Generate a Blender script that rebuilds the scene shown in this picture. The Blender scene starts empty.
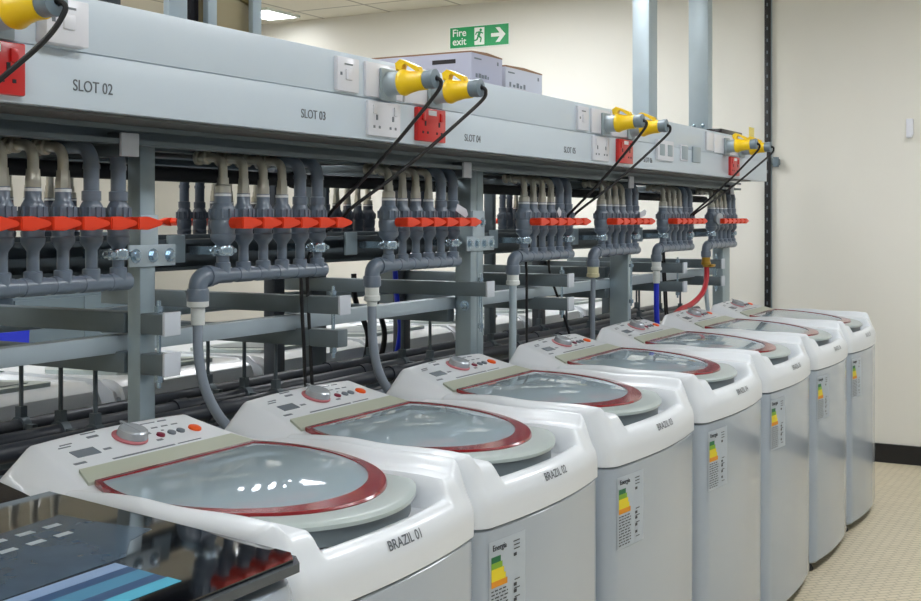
import bpy, bmesh, math, random
from mathutils import Vector, Matrix
random.seed(7)
SC = bpy.context.scene
COL = SC.collection
V = Vector

# ------------------------------------------------------------------ camera
F_PX = 1200.0
AZ = math.atan2(1128 - 460.5, F_PX)          # row direction (+X) lies this far right of the view axis
cam = bpy.data.cameras.new('camera')
cam.sensor_fit = 'HORIZONTAL'
cam.sensor_width = 36.0
cam.lens = 36.0 * F_PX / 921.0
cam.shift_y = -(300.5 - 219.5) / 921.0
cam.clip_start = 0.05
camo = bpy.data.objects.new('camera', cam)
COL.objects.link(camo)
camo.location = (0, 0, 1.46)
camo.rotation_euler = (math.pi / 2, 0, AZ - math.pi / 2)
SC.camera = camo
cam.dof.use_dof = False

# ------------------------------------------------------------------ world, exposure, lamps
w = bpy.data.worlds.new('world')
SC.world = w
w.use_nodes = True
w.node_tree.nodes['Background'].inputs[0].default_value = (0.80, 0.90, 1.0, 1)
w.node_tree.nodes['Background'].inputs[1].default_value = 0.25
SC.view_settings.view_transform = 'Standard'
SC.view_settings.look = 'None'
SC.view_settings.gamma = 1.0
SC.view_settings.exposure = 0.42
SC.view_settings.use_curve_mapping = False
PANEL_STRENGTH = 11.0
# recessed ceiling lights: x, y of the centre of each 0.6 x 1.2 panel
LIGHTS = [(-1.2, 0.0), (1.2, 0.0), (3.6, 0.0), (6.0, 0.0),
          (-0.3, 2.4), (2.1, 2.4), (4.5, 2.4), (6.2, 3.3),
          (1.2, 4.3), (2.4, 6.6), (7.14, 5.62), (6.0, 4.3)]

# ------------------------------------------------------------------ helpers
def lin(c):
    c = c / 255.0
    return c / 12.92 if c <= 0.04045 else ((c + 0.055) / 1.055) ** 2.4

def rgb(r, g, b):
    return (lin(r), lin(g), lin(b), 1)

def mat(name, col, rough=0.5, metal=0.0, coat=0.0, noise=0.0, nscale=8.0, bump=0.0, bscale=200.0, trans=0.0, alpha=1.0, spec=0.5, stretch=None):
    m = bpy.data.materials.new(name)
    m.use_nodes = True
    nt = m.node_tree
    p = nt.nodes['Principled BSDF']
    p.inputs['Base Color'].default_value = col
    p.inputs['Roughness'].default_value = rough
    p.inputs['Metallic'].default_value = metal
    p.inputs['Coat Weight'].default_value = coat
    p.inputs['Coat Roughness'].default_value = 0.06
    p.inputs['Transmission Weight'].default_value = trans
    p.inputs['Specular IOR Level'].default_value = spec
    tc = nt.nodes.new('ShaderNodeTexCoord')
    src = tc.outputs['Object']
    if stretch:
        mp = nt.nodes.new('ShaderNodeMapping')
        mp.inputs['Scale'].default_value = stretch
        nt.links.new(src, mp.inputs['Vector'])
        src = mp.outputs['Vector']
    if noise:
        n = nt.nodes.new('ShaderNodeTexNoise')
        n.inputs['Scale'].default_value = nscale
        n.inputs['Detail'].default_value = 4
        nt.links.new(src, n.inputs['Vector'])
        r = nt.nodes.new('ShaderNodeMixRGB')
        r.blend_type = 'MIX'
        r.inputs[1].default_value = tuple(c * (1 - noise) for c in col[:3]) + (1,)
        r.inputs[2].default_value = tuple(min(1, c * (1 + noise)) for c in col[:3]) + (1,)
        nt.links.new(n.outputs[0], r.inputs[0])
        nt.links.new(r.outputs[0], p.inputs['Base Color'])
    if bump:
        n2 = nt.nodes.new('ShaderNodeTexNoise')
        n2.inputs['Scale'].default_value = bscale
        nt.links.new(src, n2.inputs['Vector'])
        b = nt.nodes.new('ShaderNodeBump')
        b.inputs['Strength'].default_value = bump
        b.inputs['Distance'].default_value = 0.002
        nt.links.new(n2.outputs[0], b.inputs['Height'])
        nt.links.new(b.outputs[0], p.inputs['Normal'])
    return m

def glass_mat(name, tint, ior=1.5, rough=0.02, haze=0.0, haze_col=(0.3, 0.35, 0.37, 1)):
    """thin pane: tinted see-through plus a fresnel reflection"""
    m = bpy.data.materials.new(name)
    m.use_nodes = True
    nt = m.node_tree
    nt.nodes.remove(nt.nodes['Principled BSDF'])
    out = nt.nodes['Material Output']
    t = nt.nodes.new('ShaderNodeBsdfTransparent')
    t.inputs[0].default_value = tint
    g = nt.nodes.new('ShaderNodeBsdfGlossy')
    g.inputs['Roughness'].default_value = rough
    g.inputs['Color'].default_value = (0.95, 0.97, 1, 1)
    f = nt.nodes.new('ShaderNodeFresnel')
    f.inputs['IOR'].default_value = ior
    df = nt.nodes.new('ShaderNodeBsdfDiffuse')
    df.inputs[0].default_value = haze_col
    hz = nt.nodes.new('ShaderNodeMixShader')
    hz.inputs[0].default_value = haze
    nt.links.new(t.outputs[0], hz.inputs[1])
    nt.links.new(df.outputs[0], hz.inputs[2])
    x = nt.nodes.new('ShaderNodeMixShader')
    nt.links.new(f.outputs[0], x.inputs[0])
    nt.links.new(hz.outputs[0], x.inputs[1])
    nt.links.new(g.outputs[0], x.inputs[2])
    nt.links.new(x.outputs[0], out.inputs['Surface'])
    return m

M = {}
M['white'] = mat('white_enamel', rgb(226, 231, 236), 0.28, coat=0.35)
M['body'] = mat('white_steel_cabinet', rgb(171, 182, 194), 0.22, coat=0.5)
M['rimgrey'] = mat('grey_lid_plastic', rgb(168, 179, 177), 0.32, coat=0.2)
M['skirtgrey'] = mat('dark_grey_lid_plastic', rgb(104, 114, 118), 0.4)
M['hinge'] = mat('olive_grey_hinge_plastic', rgb(178, 184, 168), 0.4)
M['ring'] = mat('dark_red_ring', rgb(132, 22, 30), 0.22, coat=0.5)
M['tub'] = mat('tub_plastic', rgb(186, 196, 200), 0.35)
M['drum'] = mat('drum_steel', rgb(170, 178, 182), 0.3, metal=0.7)
M['lidglass'] = glass_mat('smoked_lid_glass', (0.74, 0.80, 0.82, 1), 1.50, 0.04, 0.50, rgb(206, 226, 236))
M['silver'] = mat('silver_knob_plastic', rgb(176, 182, 188), 0.25, metal=0.35)
M['pink'] = mat('red_knob_ring', rgb(190, 110, 118), 0.4)
M['mark'] = mat('grey_print', rgb(112, 120, 128), 0.5)
M['markdark'] = mat('dark_print', rgb(56, 60, 66), 0.5)
M['lettering'] = mat('black_lettering', rgb(96, 102, 110), 0.5)
M['display'] = mat('display_window', rgb(120, 128, 136), 0.15)
M['orange'] = mat('orange_button', rgb(238, 92, 28), 0.35)
M['redbtn'] = mat('dark_red_button', rgb(120, 20, 52), 0.35)
M['paper'] = mat('label_paper', rgb(184, 194, 203), 0.45)
M['lgreen'] = mat('label_green', rgb(22, 110, 66), 0.5)
M['llime'] = mat('label_lime', rgb(130, 176, 50), 0.5)
M['lyellow'] = mat('label_yellow', rgb(236, 214, 40), 0.5)
M['lorange'] = mat('label_orange', rgb(232, 150, 30), 0.5)
M['foot'] = mat('black_rubber', rgb(24, 24, 26), 0.7)
M['blackglass'] = mat('black_glass_lid', rgb(10, 12, 16), 0.04, coat=0.6)
M['blackplastic'] = mat('black_gloss_plastic', rgb(26, 22, 26), 0.2)
M['trunk'] = mat('white_pvc_trunking', rgb(206, 219, 230), 0.36, coat=0.1)
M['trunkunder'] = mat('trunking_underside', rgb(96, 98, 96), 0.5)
M['galv'] = mat('galvanised_steel', rgb(164, 180, 188), 0.36, metal=0.5, noise=0.12, nscale=14)
M['galvlight'] = mat('bright_galvanised_steel', rgb(186, 200, 208), 0.42, metal=0.4, noise=0.08, nscale=10)
M['galvdark'] = mat('dull_galvanised_steel', rgb(92, 102, 108), 0.5, metal=0.4, noise=0.2, nscale=9)
M['armsteel'] = mat('grey_arm_steel', rgb(112, 124, 130), 0.45, metal=0.4, noise=0.12, nscale=12)
M['bolt'] = mat('zinc_bolt', rgb(176, 196, 210), 0.25, metal=0.8)
M['pvc'] = mat('grey_pvc_pipe', rgb(106, 119, 134), 0.32, coat=0.3, noise=0.05)
M['pvcdark'] = mat('dark_grey_pvc_pipe', rgb(72, 80, 92), 0.4)
M['pvcblack'] = mat('black_drain_pipe', rgb(50, 54, 62), 0.42, coat=0.1)
M['insul'] = mat('black_pipe_insulation', rgb(34, 36, 40), 0.75)
M['brass'] = mat('nickel_plated_pipe', rgb(186, 184, 172), 0.28, metal=0.55)
M['brassnut'] = mat('dull_brass_fitting', rgb(142, 132, 114), 0.4, metal=0.5)
M['gold'] = mat('yellow_brass', rgb(190, 150, 60), 0.35, metal=0.7)
M['tape'] = mat('white_thread_tape', rgb(214, 218, 220), 0.6)
M['red'] = mat('orange_red_handle', rgb(238, 66, 30), 0.38)
M['socketwhite'] = mat('white_socket_plastic', rgb(226, 228, 236), 0.3, coat=0.2)
M['socketred'] = mat('red_socket_plastic', rgb(206, 34, 34), 0.3, coat=0.2)
M['hole'] = mat('socket_hole', rgb(40, 36, 40), 0.7)
M['yellow'] = mat('yellow_plug_plastic', rgb(240, 200, 14), 0.35)
M['plugrey'] = mat('grey_plug_gland', rgb(112, 128, 138), 0.4)
M['sockgrey'] = mat('grey_socket_housing', rgb(158, 172, 180), 0.4)
M['cable'] = mat('black_cable', rgb(20, 20, 24), 0.45)
M['hose'] = mat('grey_hose', rgb(140, 150, 162), 0.42)
M['blue'] = mat('blue_hose', rgb(18, 44, 196), 0.4)
M['redhose'] = mat('red_hose', rgb(186, 24, 40), 0.4)
M['cream'] = mat('cream_fitting', rgb(222, 226, 222), 0.45)
M['wall'] = mat('cream_wall_paint', rgb(233, 231, 223), 0.75, noise=0.02, nscale=2)
M['ceil'] = mat('ceiling_tile', rgb(220, 216, 202), 0.85)
M['skirting'] = mat('black_skirting', rgb(28, 28, 30), 0.4)
M['carton'] = mat('white_carton', rgb(206, 208, 218), 0.7)
M['lilac'] = mat('pale_lilac_carton', rgb(186, 187, 204), 0.7)
M['kraft'] = mat('brown_carton_edge', rgb(150, 116, 90), 0.8)
M['signgreen'] = mat('sign_green', rgb(0, 156, 88), 0.4)
M['signwhite'] = mat('sign_white', rgb(236, 244, 238), 0.4)
M['beige'] = mat('beige_board', rgb(166, 152, 118), 0.6)
M['teal'] = mat('teal_reflection', rgb(64, 152, 178), 0.4)  # from here to the dashes: colours that hold the black lid's reflections
M['tealdark'] = mat('dark_blue_reflection', rgb(30, 66, 104), 0.4)
M['paleblue'] = mat('pale_blue_reflection', rgb(120, 144, 176), 0.4)
M['tealmid'] = mat('mid_teal_reflection', rgb(58, 118, 148), 0.4)
M['slate'] = mat('slate_blue_reflection', rgb(66, 82, 98), 0.12, noise=0.35, nscale=14)
M['dashglint'] = mat('pale_dash_reflection', rgb(168, 176, 180), 0.4)
M['darkpost'] = mat('dark_painted_steel', rgb(58, 64, 72), 0.5)
M['capw'] = mat('white_end_cap', rgb(206, 212, 220), 0.5)

def emis(name, col, s):
    m = bpy.data.materials.new(name)
    m.use_nodes = True
    p = m.node_tree.nodes['Principled BSDF']
    p.inputs['Base Color'].default_value = col
    p.inputs['Emission Color'].default_value = col
    p.inputs['Emission Strength'].default_value = s
    return m
M['lamp'] = emis('light_panel', (0.935, 0.962, 1.0, 1), PANEL_STRENGTH)

def bx(bm, x0, x1, y0, y1, z0, z1, bev=0.0, seg=2):
    b2 = bmesh.new() if bev else bm
    vs = [b2.verts.new(c) for c in ((x0, y0, z0), (x1, y0, z0), (x1, y1, z0), (x0, y1, z0), (x0, y0, z1), (x1, y0, z1), (x1, y1, z1), (x0, y1, z1))]
    for f in ((3, 2, 1, 0), (4, 5, 6, 7), (0, 1, 5, 4), (1, 2, 6, 5), (2, 3, 7, 6), (3, 0, 4, 7)):
        b2.faces.new([vs[i] for i in f])
    if bev:
        bmesh.ops.bevel(b2, geom=list(b2.edges), offset=bev, segments=seg, affect='EDGES', profile=0.5)
        merge(bm, b2)

def merge(bm, b2, mtx=None):
    if mtx is not None:
        bmesh.ops.transform(b2, matrix=mtx, verts=b2.verts)
    me = bpy.data.meshes.new('tmp')
    b2.to_mesh(me)
    b2.free()
    bm.from_mesh(me)
    bpy.data.meshes.remove(me)

def ring(bm, c, ax1, ax2, r, n):
    return [bm.verts.new(c + ax1 * (r * math.cos(2 * math.pi * i / n)) + ax2 * (r * math.sin(2 * math.pi * i / n))) for i in range(n)]

def frame(d):
    d = d.normalized()
    a = V((0, 0, 1)) if abs(d.z) < 0.9 else V((1, 0, 0))
    u = d.cross(a).normalized()
    return u, d.cross(u).normalized()

def spin(bm, p, d, prof, n=16, cap=True):
    """surface of revolution about the axis p + t d, prof = [(t, r)]"""
    p = V(p); d = V(d).normalized()
    u, v = frame(d)
    rs = [ring(bm, p + d * t, u, v, max(r, 1e-5), n) for t, r in prof]
    for a, b in zip(rs, rs[1:]):
        for i in range(n):
            bm.faces.new((a[i], a[(i + 1) % n], b[(i + 1) % n], b[i]))
    if cap:
        bm.faces.new(list(reversed(rs[0])))
        bm.faces.new(rs[-1])

def cyl(bm, p, q, r, n=14, r2=None):
    p, q = V(p), V(q)
    spin(bm, p, q - p, [(0, r), ((q - p).length, r if r2 is None else r2)], n)

def smooth_path(pts, k=6):
    pts = [V(p) for p in pts]
    if len(pts) < 3 or k < 2:
        return pts
    P = [pts[0] * 2 - pts[1]] + pts + [pts[-1] * 2 - pts[-2]]
    out = []
    for i in range(1, len(P) - 2):
        a, b, c, d = P[i - 1:i + 3]
        for j in range(k):
            t = j / k
            out.append(0.5 * ((2 * b) + (c - a) * t + (2 * a - 5 * b + 4 * c - d) * t * t + (3 * b - a - 3 * c + d) * t ** 3))
    out.append(pts[-1])
    return out

def tube(bm, pts, r, n=10, k=6):
    P = smooth_path(pts, k)
    u = None
    prev = None
    for i, p in enumerate(P):
        d = (P[min(i + 1, len(P) - 1)] - P[max(i - 1, 0)]).normalized()
        if u is None:
            u, _ = frame(d)
        u = (u - d * u.dot(d)).normalized()
        v = d.cross(u)
        rg = ring(bm, p, u, v, r, n)
        if prev:
            for j in range(n):
                bm.faces.new((prev[j], prev[(j + 1) % n], rg[(j + 1) % n], rg[j]))
        else:
            bm.faces.new(list(reversed(rg)))
        prev = rg
    bm.faces.new(prev)

def bend(p, c, q, r, n=5):
    """points of a rounded corner p-c-q with radius r"""
    p, c, q = V(p), V(c), V(q)
    a = c + (p - c).normalized() * r
    b = c + (q - c).normalized() * r
    out = [p]
    for i in range(n + 1):
        t = i / n
        out.append(a * (1 - t) ** 2 + c * 2 * t * (1 - t) + b * t * t)
    out.append(q)
    return out

def prism(bm, pts, ext):
    """closed outline of 3D points, extruded by ext"""
    ext = V(ext)
    a = [bm.verts.new(V(p)) for p in pts]
    b = [bm.verts.new(V(p) + ext) for p in pts]
    bm.faces.new(a)
    bm.faces.new(list(reversed(b)))
    n = len(a)
    for i in range(n):
        bm.faces.new((a[i], b[i], b[(i + 1) % n], a[(i + 1) % n]))

def obj(name, bm, m, parent=None, label=None, loc=None, sharp=35, hollow=False):
    if not hollow:
        bmesh.ops.recalc_face_normals(bm, faces=bm.faces)
    me = bpy.data.meshes.new(name)
    bm.to_mesh(me)
    bm.free()
    me.materials.append(m)
    me.shade_smooth()
    me.set_sharp_from_angle(angle=math.radians(sharp))
    o = bpy.data.objects.new(name, me)
    COL.objects.link(o)
    if parent:
        o.parent = parent
    if loc:
        o.location = loc
    if label:
        o['label'] = label
    return o

def tag(o, label, cat, group=None, kind=None):
    if label: o['label'] = label
    if cat: o['category'] = cat
    if group: o['group'] = group
    if kind: o['kind'] = kind
    return o

def thing(name, label, cat, loc=(0, 0, 0), rz=0, group=None, kind=None):
    o = bpy.data.objects.new(name, None)
    o.empty_display_size = 0.1
    COL.objects.link(o)
    o.location = loc
    o.rotation_euler = (0, 0, rz)
    return tag(o, label, cat, group, kind)

def struct(name, bm, m, parent=None):
    o = obj(name, bm, m, parent)
    if parent is None:
        o['kind'] = 'structure'
    return o

def dup(o, parent=None):
    c = o.copy()
    COL.objects.link(c)
    c.parent = parent
    for ch in list(o.children):
        dup(ch, c)
    return c

def one(name, fn, m, parent=None, label=None, **k):
    bm = bmesh.new()
    fn(bm)
    return obj(name, bm, m, parent, label, **k)

def text(name, s, size, m, parent, loc, rot, ext=0.0006, xs=1.0, label=None, bold=0.0):
    cu = bpy.data.curves.new('t', 'FONT')
    cu.body = s
    cu.size = size
    cu.extrude = ext
    cu.offset = bold
    cu.align_x = 'CENTER'
    cu.align_y = 'CENTER'
    to = bpy.data.objects.new('t', cu)
    COL.objects.link(to)
    dg = bpy.context.evaluated_depsgraph_get()
    me = bpy.data.meshes.new_from_object(to.evaluated_get(dg))
    bpy.data.objects.remove(to)
    me.name = name
    me.materials.clear()
    me.materials.append(m)
    o = bpy.data.objects.new(name, me)
    COL.objects.link(o)
    o.parent = parent
    o.location = loc
    o.rotation_euler = rot
    o.scale = (xs, 1, 1)
    if label: o['label'] = label
    return o

def ss(a, b, x):
    t = max(0.0, min(1.0, (x - a) / (b - a)))
    return t * t * (3 - 2 * t)

# ------------------------------------------------------------------ the room
XE = 7.552; CEIL = 3.005
def b_(x0, x1, y0, y1, z0, z1):
    bm = bmesh.new(); bx(bm, x0, x1, y0, y1, z0, z1); return bm

def floor_material():
    m = mat('patterned_vinyl_floor', rgb(206, 198, 172), 0.42)
    nt = m.node_tree; p = nt.nodes['Principled BSDF']
    tc = nt.nodes.new('ShaderNodeTexCoord')
    mp = nt.nodes.new('ShaderNodeMapping'); mp.inputs['Rotation'].default_value = (0, 0, math.radians(45))
    nt.links.new(tc.outputs['Object'], mp.inputs['Vector'])
    br = nt.nodes.new('ShaderNodeTexBrick')
    br.inputs['Scale'].default_value = 9
    br.inputs['Mortar Size'].default_value = 0.03
    br.inputs['Color1'].default_value = rgb(234, 222, 196)
    br.inputs['Color2'].default_value = rgb(226, 214, 186)
    br.inputs['Mortar'].default_value = rgb(196, 184, 158)
    nt.links.new(mp.outputs[0], br.inputs['Vector'])
    n = nt.nodes.new('ShaderNodeTexNoise'); n.inputs['Scale'].default_value = 3
    nt.links.new(tc.outputs['Object'], n.inputs['Vector'])
    mx = nt.nodes.new('ShaderNodeMixRGB'); mx.blend_type = 'MULTIPLY'; mx.inputs[0].default_value = 0.12
    nt.links.new(br.outputs[0], mx.inputs[1]); nt.links.new(n.outputs[0], mx.inputs[2])
    nt.links.new(mx.outputs[0], p.inputs['Base Color'])
    bp = nt.nodes.new('ShaderNodeBump'); bp.inputs['Strength'].default_value = 0.25; bp.inputs['Distance'].default_value = 0.002
    nt.links.new(br.outputs['Fac'], bp.inputs['Height']); nt.links.new(bp.outputs[0], p.inputs['Normal'])
    return m

def ceiling_material():
    m = mat('suspended_ceiling_tiles', rgb(222, 218, 204), 0.85)
    nt = m.node_tree; p = nt.nodes['Principled BSDF']
    tc = nt.nodes.new('ShaderNodeTexCoord')
    br = nt.nodes.new('ShaderNodeTexBrick')
    br.offset = 0.0
    br.inputs['Scale'].default_value = 1.0
    br.inputs['Brick Width'].default_value = 1.2
    br.inputs['Row Height'].default_value = 0.6
    br.inputs['Mortar Size'].default_value = 0.012
    br.inputs['Color1'].default_value = rgb(226, 222, 208)
    br.inputs['Color2'].default_value = rgb(218, 214, 200)
    br.inputs['Mortar'].default_value = rgb(168, 164, 152)
    nt.links.new(tc.outputs['Object'], br.inputs['Vector'])
    nt.links.new(br.outputs[0], p.inputs['Base Color'])
    return m

struct('floor', b_(-3.2, XE + 0.1, -2.3, 7.6, -0.1, 0.0), floor_material())
struct('ceiling', b_(-3.2, XE + 0.1, -2.3, 7.6, CEIL, CEIL + 0.1), ceiling_material())
struct('wall_end', b_(XE, XE + 0.1, -2.3, 7.6, 0, CEIL), M['wall'])
struct('wall_left', b_(-3.2, XE, 7.5, 7.6, 0, CEIL), M['wall'])
struct('wall_right', b_(-3.2, XE, -2.3, -2.2, 0, CEIL), mat('darkened_unseen_wall', rgb(150, 158, 168), 0.7))  # unseen aisle wall, coloured darker to dim the machine fronts
struct('wall_back', b_(-3.3, -3.2, -2.3, 7.6, 0, CEIL), M['wall'])
struct('baseboard_end', b_(XE - 0.014, XE, -2.2, 7.5, 0, 0.112), M['skirting'])

for i, (lx, ly) in enumerate(LIGHTS):
    t = thing('ceiling_light', None, 'ceiling light', (lx, ly, CEIL - 0.02), 0, 'recessed ceiling lights')
    where = 'square lit panel light set in the ceiling by the end wall, at upper left' if i == 10 else 'recessed lit panel light in the tiled ceiling, above the picture'
    t['label'] = where
    bm = bmesh.new()
    L_, W_ = (0.2, 0.15) if i == 10 else (0.6, 0.3)
    for a in ((-L_, L_, -W_, -W_ + .02), (-L_, L_, W_ - .02, W_), (-L_, -L_ + .02, -W_ + .02, W_ - .02), (L_ - .02, L_, -W_ + .02, W_ - .02)):
        bx(bm, *a, 0.0, 0.02)
    obj('light_frame', bm, M['signwhite'], t)
    one('diffuser', lambda b: bx(b, -L_ + .02, L_ - .02, -W_ + .02, W_ - .02, 0.006, 0.016), M['lamp'], t)

# ------------------------------------------------------------------ washing machine
HW = 0.32          # half width
CY, RO = 0.37, 0.279

def yf(x):
    ax = abs(x)
    R = 0.05
    b = 0.020 * (min(ax, HW - R) / (HW - R)) ** 2
    if ax > HW - R:
        s = min(1.0, (ax - (HW - R)) / R)
        b += R * (1 - math.sqrt(max(0.0, 1 - s * s)))
    return b

def panel_z(x, y):
    return 0.987 + (y - 0.525) * 0.30

def lid_z(y):
    return 0.950 + (y - 0.04) * 0.073

LW, LH = 0.034, 0.050
def lip_drop(e):
    if e >= LW: return 0.0
    return LH * (1 - math.sqrt(max(0.0, 1 - ((LW - e) / LW) ** 2)))

def top_z(x, y):
    ax = abs(x)
    zr = 0.946 + 0.036 * (y - 0.05) / 0.475
    zr += 0.025 * ss(0.262, 0.294, ax) * (1 - ss(0.33, 0.60, y)) + 0.012 * (1 - ss(0.10, 0.30, y))
    if y > 0.50:
        zc = panel_z(x, y) - 0.004
        wd = 0.25 - 0.025 * min(1, max(0, (y - 0.525) / 0.1))
        if ax > wd:
            zc = zc - (ax - wd) / (HW - wd) * (zc - (0.972 + 0.01 * (y - 0.5)))
        else:
            zc += 0.006 * (1 - (x / wd) ** 2) * ss(0.62, 0.71, y)
        k = ss(0.51, 0.53, y)
        zr = zr * (1 - k) + zc * k
    e = y - yf(x)
    # front ledge between the two side ridges
    zf = 0.923 - 0.022 * ss(0.03, 0.08, e)
    s = ss(0.204, 0.222, ax) * ss(0.010, 0.045, e)
    if y > 0.16:
        s = max(s, ss(0.20, 0.25, y))
    z = zf * (1 - s) + zr * s
    # opening under the lid
    r = math.hypot(x, y - CY)
    if y < 0.515:
        k = (1 - ss(0.248, 0.262, r)) * (1 - ss(0.500, 0.512, y))
        z = z * (1 - k) + 0.885 * k
    z -= lip_drop(e)
    R = 0.028
    ed = min(HW - ax, 0.72 - y)
    if ed < R:
        z -= R - math.sqrt(max(0, R * R - (R - ed) ** 2))
    return z

def washer_cover():
    bm = bmesh.new()
    xs = [0, .0125, .025, .0375, .05, .0625, .075, .0875, .1, .1125, .125, .1375, .15, .1625, .175, .1875, .2, .204, .2075, .211, .2145, .218, .222, .23, .238, .245, .2495, .2535, .2575, .2615, .266, .272, .278, .284, .29, .296, .301, .305, .309, .3125, .3155, .318, .3195, .32]
    xs = [-a for a in reversed(xs[1:])] + xs
    ys = [0, .0006, .002, .0045, .008, .012, .0165, .021, .026, .031, .036, .041, .047, .054, .062, .071]
    y = .08
    while y < .495:
        ys.append(y); y += .0115
    ys += [.497, .5, .5035, .507, .5105, .514, .518, .522, .526, .53, .536, .55, .565, .58, .6, .62, .64, .66, .675, .685, .692, .698, .703, .708, .712, .7155, .718, .7195, .72]
    def pos(x, Y):
        yy = Y + yf(x) * (1 - ss(0, .25, Y))
        return V((x * (1 - 0.065 * ss(0.60, 0.72, yy)), yy, top_z(x, yy)))
    G = [[bm.verts.new(pos(x, Y)) for x in xs] for Y in ys]
    for j in range(len(ys) - 1):
        for i in range(len(xs) - 1):
            q = (G[j][i], G[j][i + 1], G[j + 1][i + 1], G[j + 1][i])
            c = sum((a.co for a in q), V()) / 4
            if math.hypot(c.x, c.y - 0.35) < 0.205:
                continue
            bm.faces.new(q)
    loop = G[0][:] + [G[j][-1] for j in range(1, len(ys))] + list(reversed(G[-1][:-1])) + [G[j][0] for j in range(len(ys) - 2, 0, -1)]
    low = [bm.verts.new((v.co.x, v.co.y, 0.838)) for v in loop]
    n = len(loop)
    for i in range(n):
        bm.faces.new((loop[i], low[i], low[(i + 1) % n], loop[(i + 1) % n]))
    low2 = [bm.verts.new((v.co.x * 0.975, 0.36 + (v.co.y - 0.36) * 0.975, 0.838)) for v in low]
    for i in range(n):
        bm.faces.new((low[i], low2[i], low2[(i + 1) % n], low[(i + 1) % n]))
    return bm

def plan(inset, n=12):
    """outline of the cabinet, bowed front with rounded corners, inset by a margin"""
    pts = []
    h = HW
    k = (h - inset) / h
    xs = [-h + 2 * h * i / 24 for i in range(25)]
    xs = sorted(set([-h, -h + .001, -h + .004, -h + .009, -h + .016, -h + .025, -h + .037] + xs[2:-2] + [h, h - .001, h - .004, h - .009, h - .016, h - .025, h - .037]))
    for x in xs:
        pts.append((x * k, yf(x) + inset))
    pts += [(h * k, 0.60), (h * k * 0.97, 0.67), (h * k * 0.93, 0.718 - inset), (-h * k * 0.93, 0.718 - inset), (-h * k * 0.97, 0.67), (-h * k, 0.60)]
    return pts

def washer_body():
    bm = bmesh.new()
    lv = [(0.035, 0.012), (0.045, 0.004), (0.830, 0.003), (0.833, 0.006), (0.834, 0.012), (0.843, 0.012)]
    rings = [[bm.verts.new((x, y, z)) for x, y in plan(i)] for z, i in lv]
    n = len(rings[0])
    for a, b in zip(rings, rings[1:]):
        for i in range(n):
            bm.faces.new((a[i], a[(i + 1) % n], b[(i + 1) % n], b[i]))
    bm.faces.new(list(reversed(rings[0])))
    return bm

def lid_ring():
    bm = bmesh.new()
    def curve(R, rx, cy, chord):
        h = chord - cy
        a0 = math.asin(h / R)
        pts = []
        N = 56
        for i in range(N + 1):
            a = a0 - (math.pi + 2 * a0) * i / N
            pts.append((rx * math.cos(a), cy + R * math.sin(a)))
        x1, x0 = pts[-1][0], pts[0][0]
        for i in range(1, 12):
            pts.append((x1 + (x0 - x1) * i / 12, chord))
        return pts
    o = curve(RO, RO - .007, CY, 0.524)
    i_ = curve(0.244, 0.261, 0.380, 0.514)
    rows = []
    for pts, dz in ((o, -0.004), (o, 0.003), ([(0.93 * a[0] + 0.07 * b[0], 0.93 * a[1] + 0.07 * b[1]) for a, b in zip(o, i_)], 0.0065), (i_, 0.0065), (i_, -0.004)):
        rows.append([bm.verts.new((x, y, lid_z(y) + dz)) for x, y in pts])
    n = len(rows[0])
    for a, b in zip(rows, rows[1:] + rows[:1]):
        for k in range(n):
            bm.faces.new((a[k], a[(k + 1) % n], b[(k + 1) % n], b[k]))
    return bm, i_

def lid_glass(inner):
    bm = bmesh.new()
    c = V((0, 0.36, 0))
    rows = []
    for s in (1.0, 0.97, 0.9, 0.78, 0.6, 0.4, 0.2, 0.05):
        row = []
        for x, y in inner:
            px, py = c.x + (x - c.x) * s, c.y + (y - c.y) * s
            row.append(bm.verts.new((px, py, lid_z(py) + 0.004 + 0.010 * (1 - s ** 2.2))))
        rows.append(row)
    n = len(inner)
    for a, b in zip(rows, rows[1:]):
        for k in range(n):
            bm.faces.new((a[k], a[(k + 1) % n], b[(k + 1) % n], b[k]))
    bm.faces.new(rows[-1])
    bm.normal_update()
    bmesh.ops.reverse_faces(bm, faces=[f for f in bm.faces if f.normal.z < 0])
    return bm

def crescent(R, zt, zb, xm, top_in=0.0):
    """front lip of the lid: between the ring and a larger circle"""
    bm = bmesh.new()
    N = 40
    outs, ins = [], []
    am = math.asin(xm / R)
    ai = math.asin(xm / 0.262)
    for i in range(N + 1):
        t = -1 + 2 * i / N
        a = am * t
        outs.append((R * math.sin(a), CY - R * math.cos(a)))
        b = ai * t
        ins.append((0.262 * math.sin(b), CY - 0.262 * math.cos(b)))
    rr = []
    for pts, dz, k in ((ins, zb, 0), (outs, zb, 0), (outs, zt - 0.006, 0), (outs, zt - 0.0015, 0.08), (outs, zt, 0.2), (ins, zt, 0)):
        row = []
        for (x, y), (xi, yi) in zip(pts, ins):
            px, py = x + (xi - x) * k, y + (yi - y) * k
            row.append(bm.verts.new((px, py, lid_z(py) + dz)))
        rr.append(row)
    for a, b in zip(rr, rr[1:] + rr[:1]):
        for i in range(N):
            bm.faces.new((a[i], a[i + 1], b[i + 1], b[i]))
    bm.faces.new([r[0] for r in rr])
    bm.faces.new([r[-1] for r in reversed(rr)])
    return bm

def pq(bm, x0, x1, y0, y1, lift=0.0008, th=0.0012):
    """thin patch lying on the sloping control panel"""
    pts = []
    for x, y in ((x0, y0), (x1, y0), (x1, y1), (x0, y1)):
        pts.append((x, y, top_z(x, y) + lift - th))
    prism(bm, pts, (0, 0, th))

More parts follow.
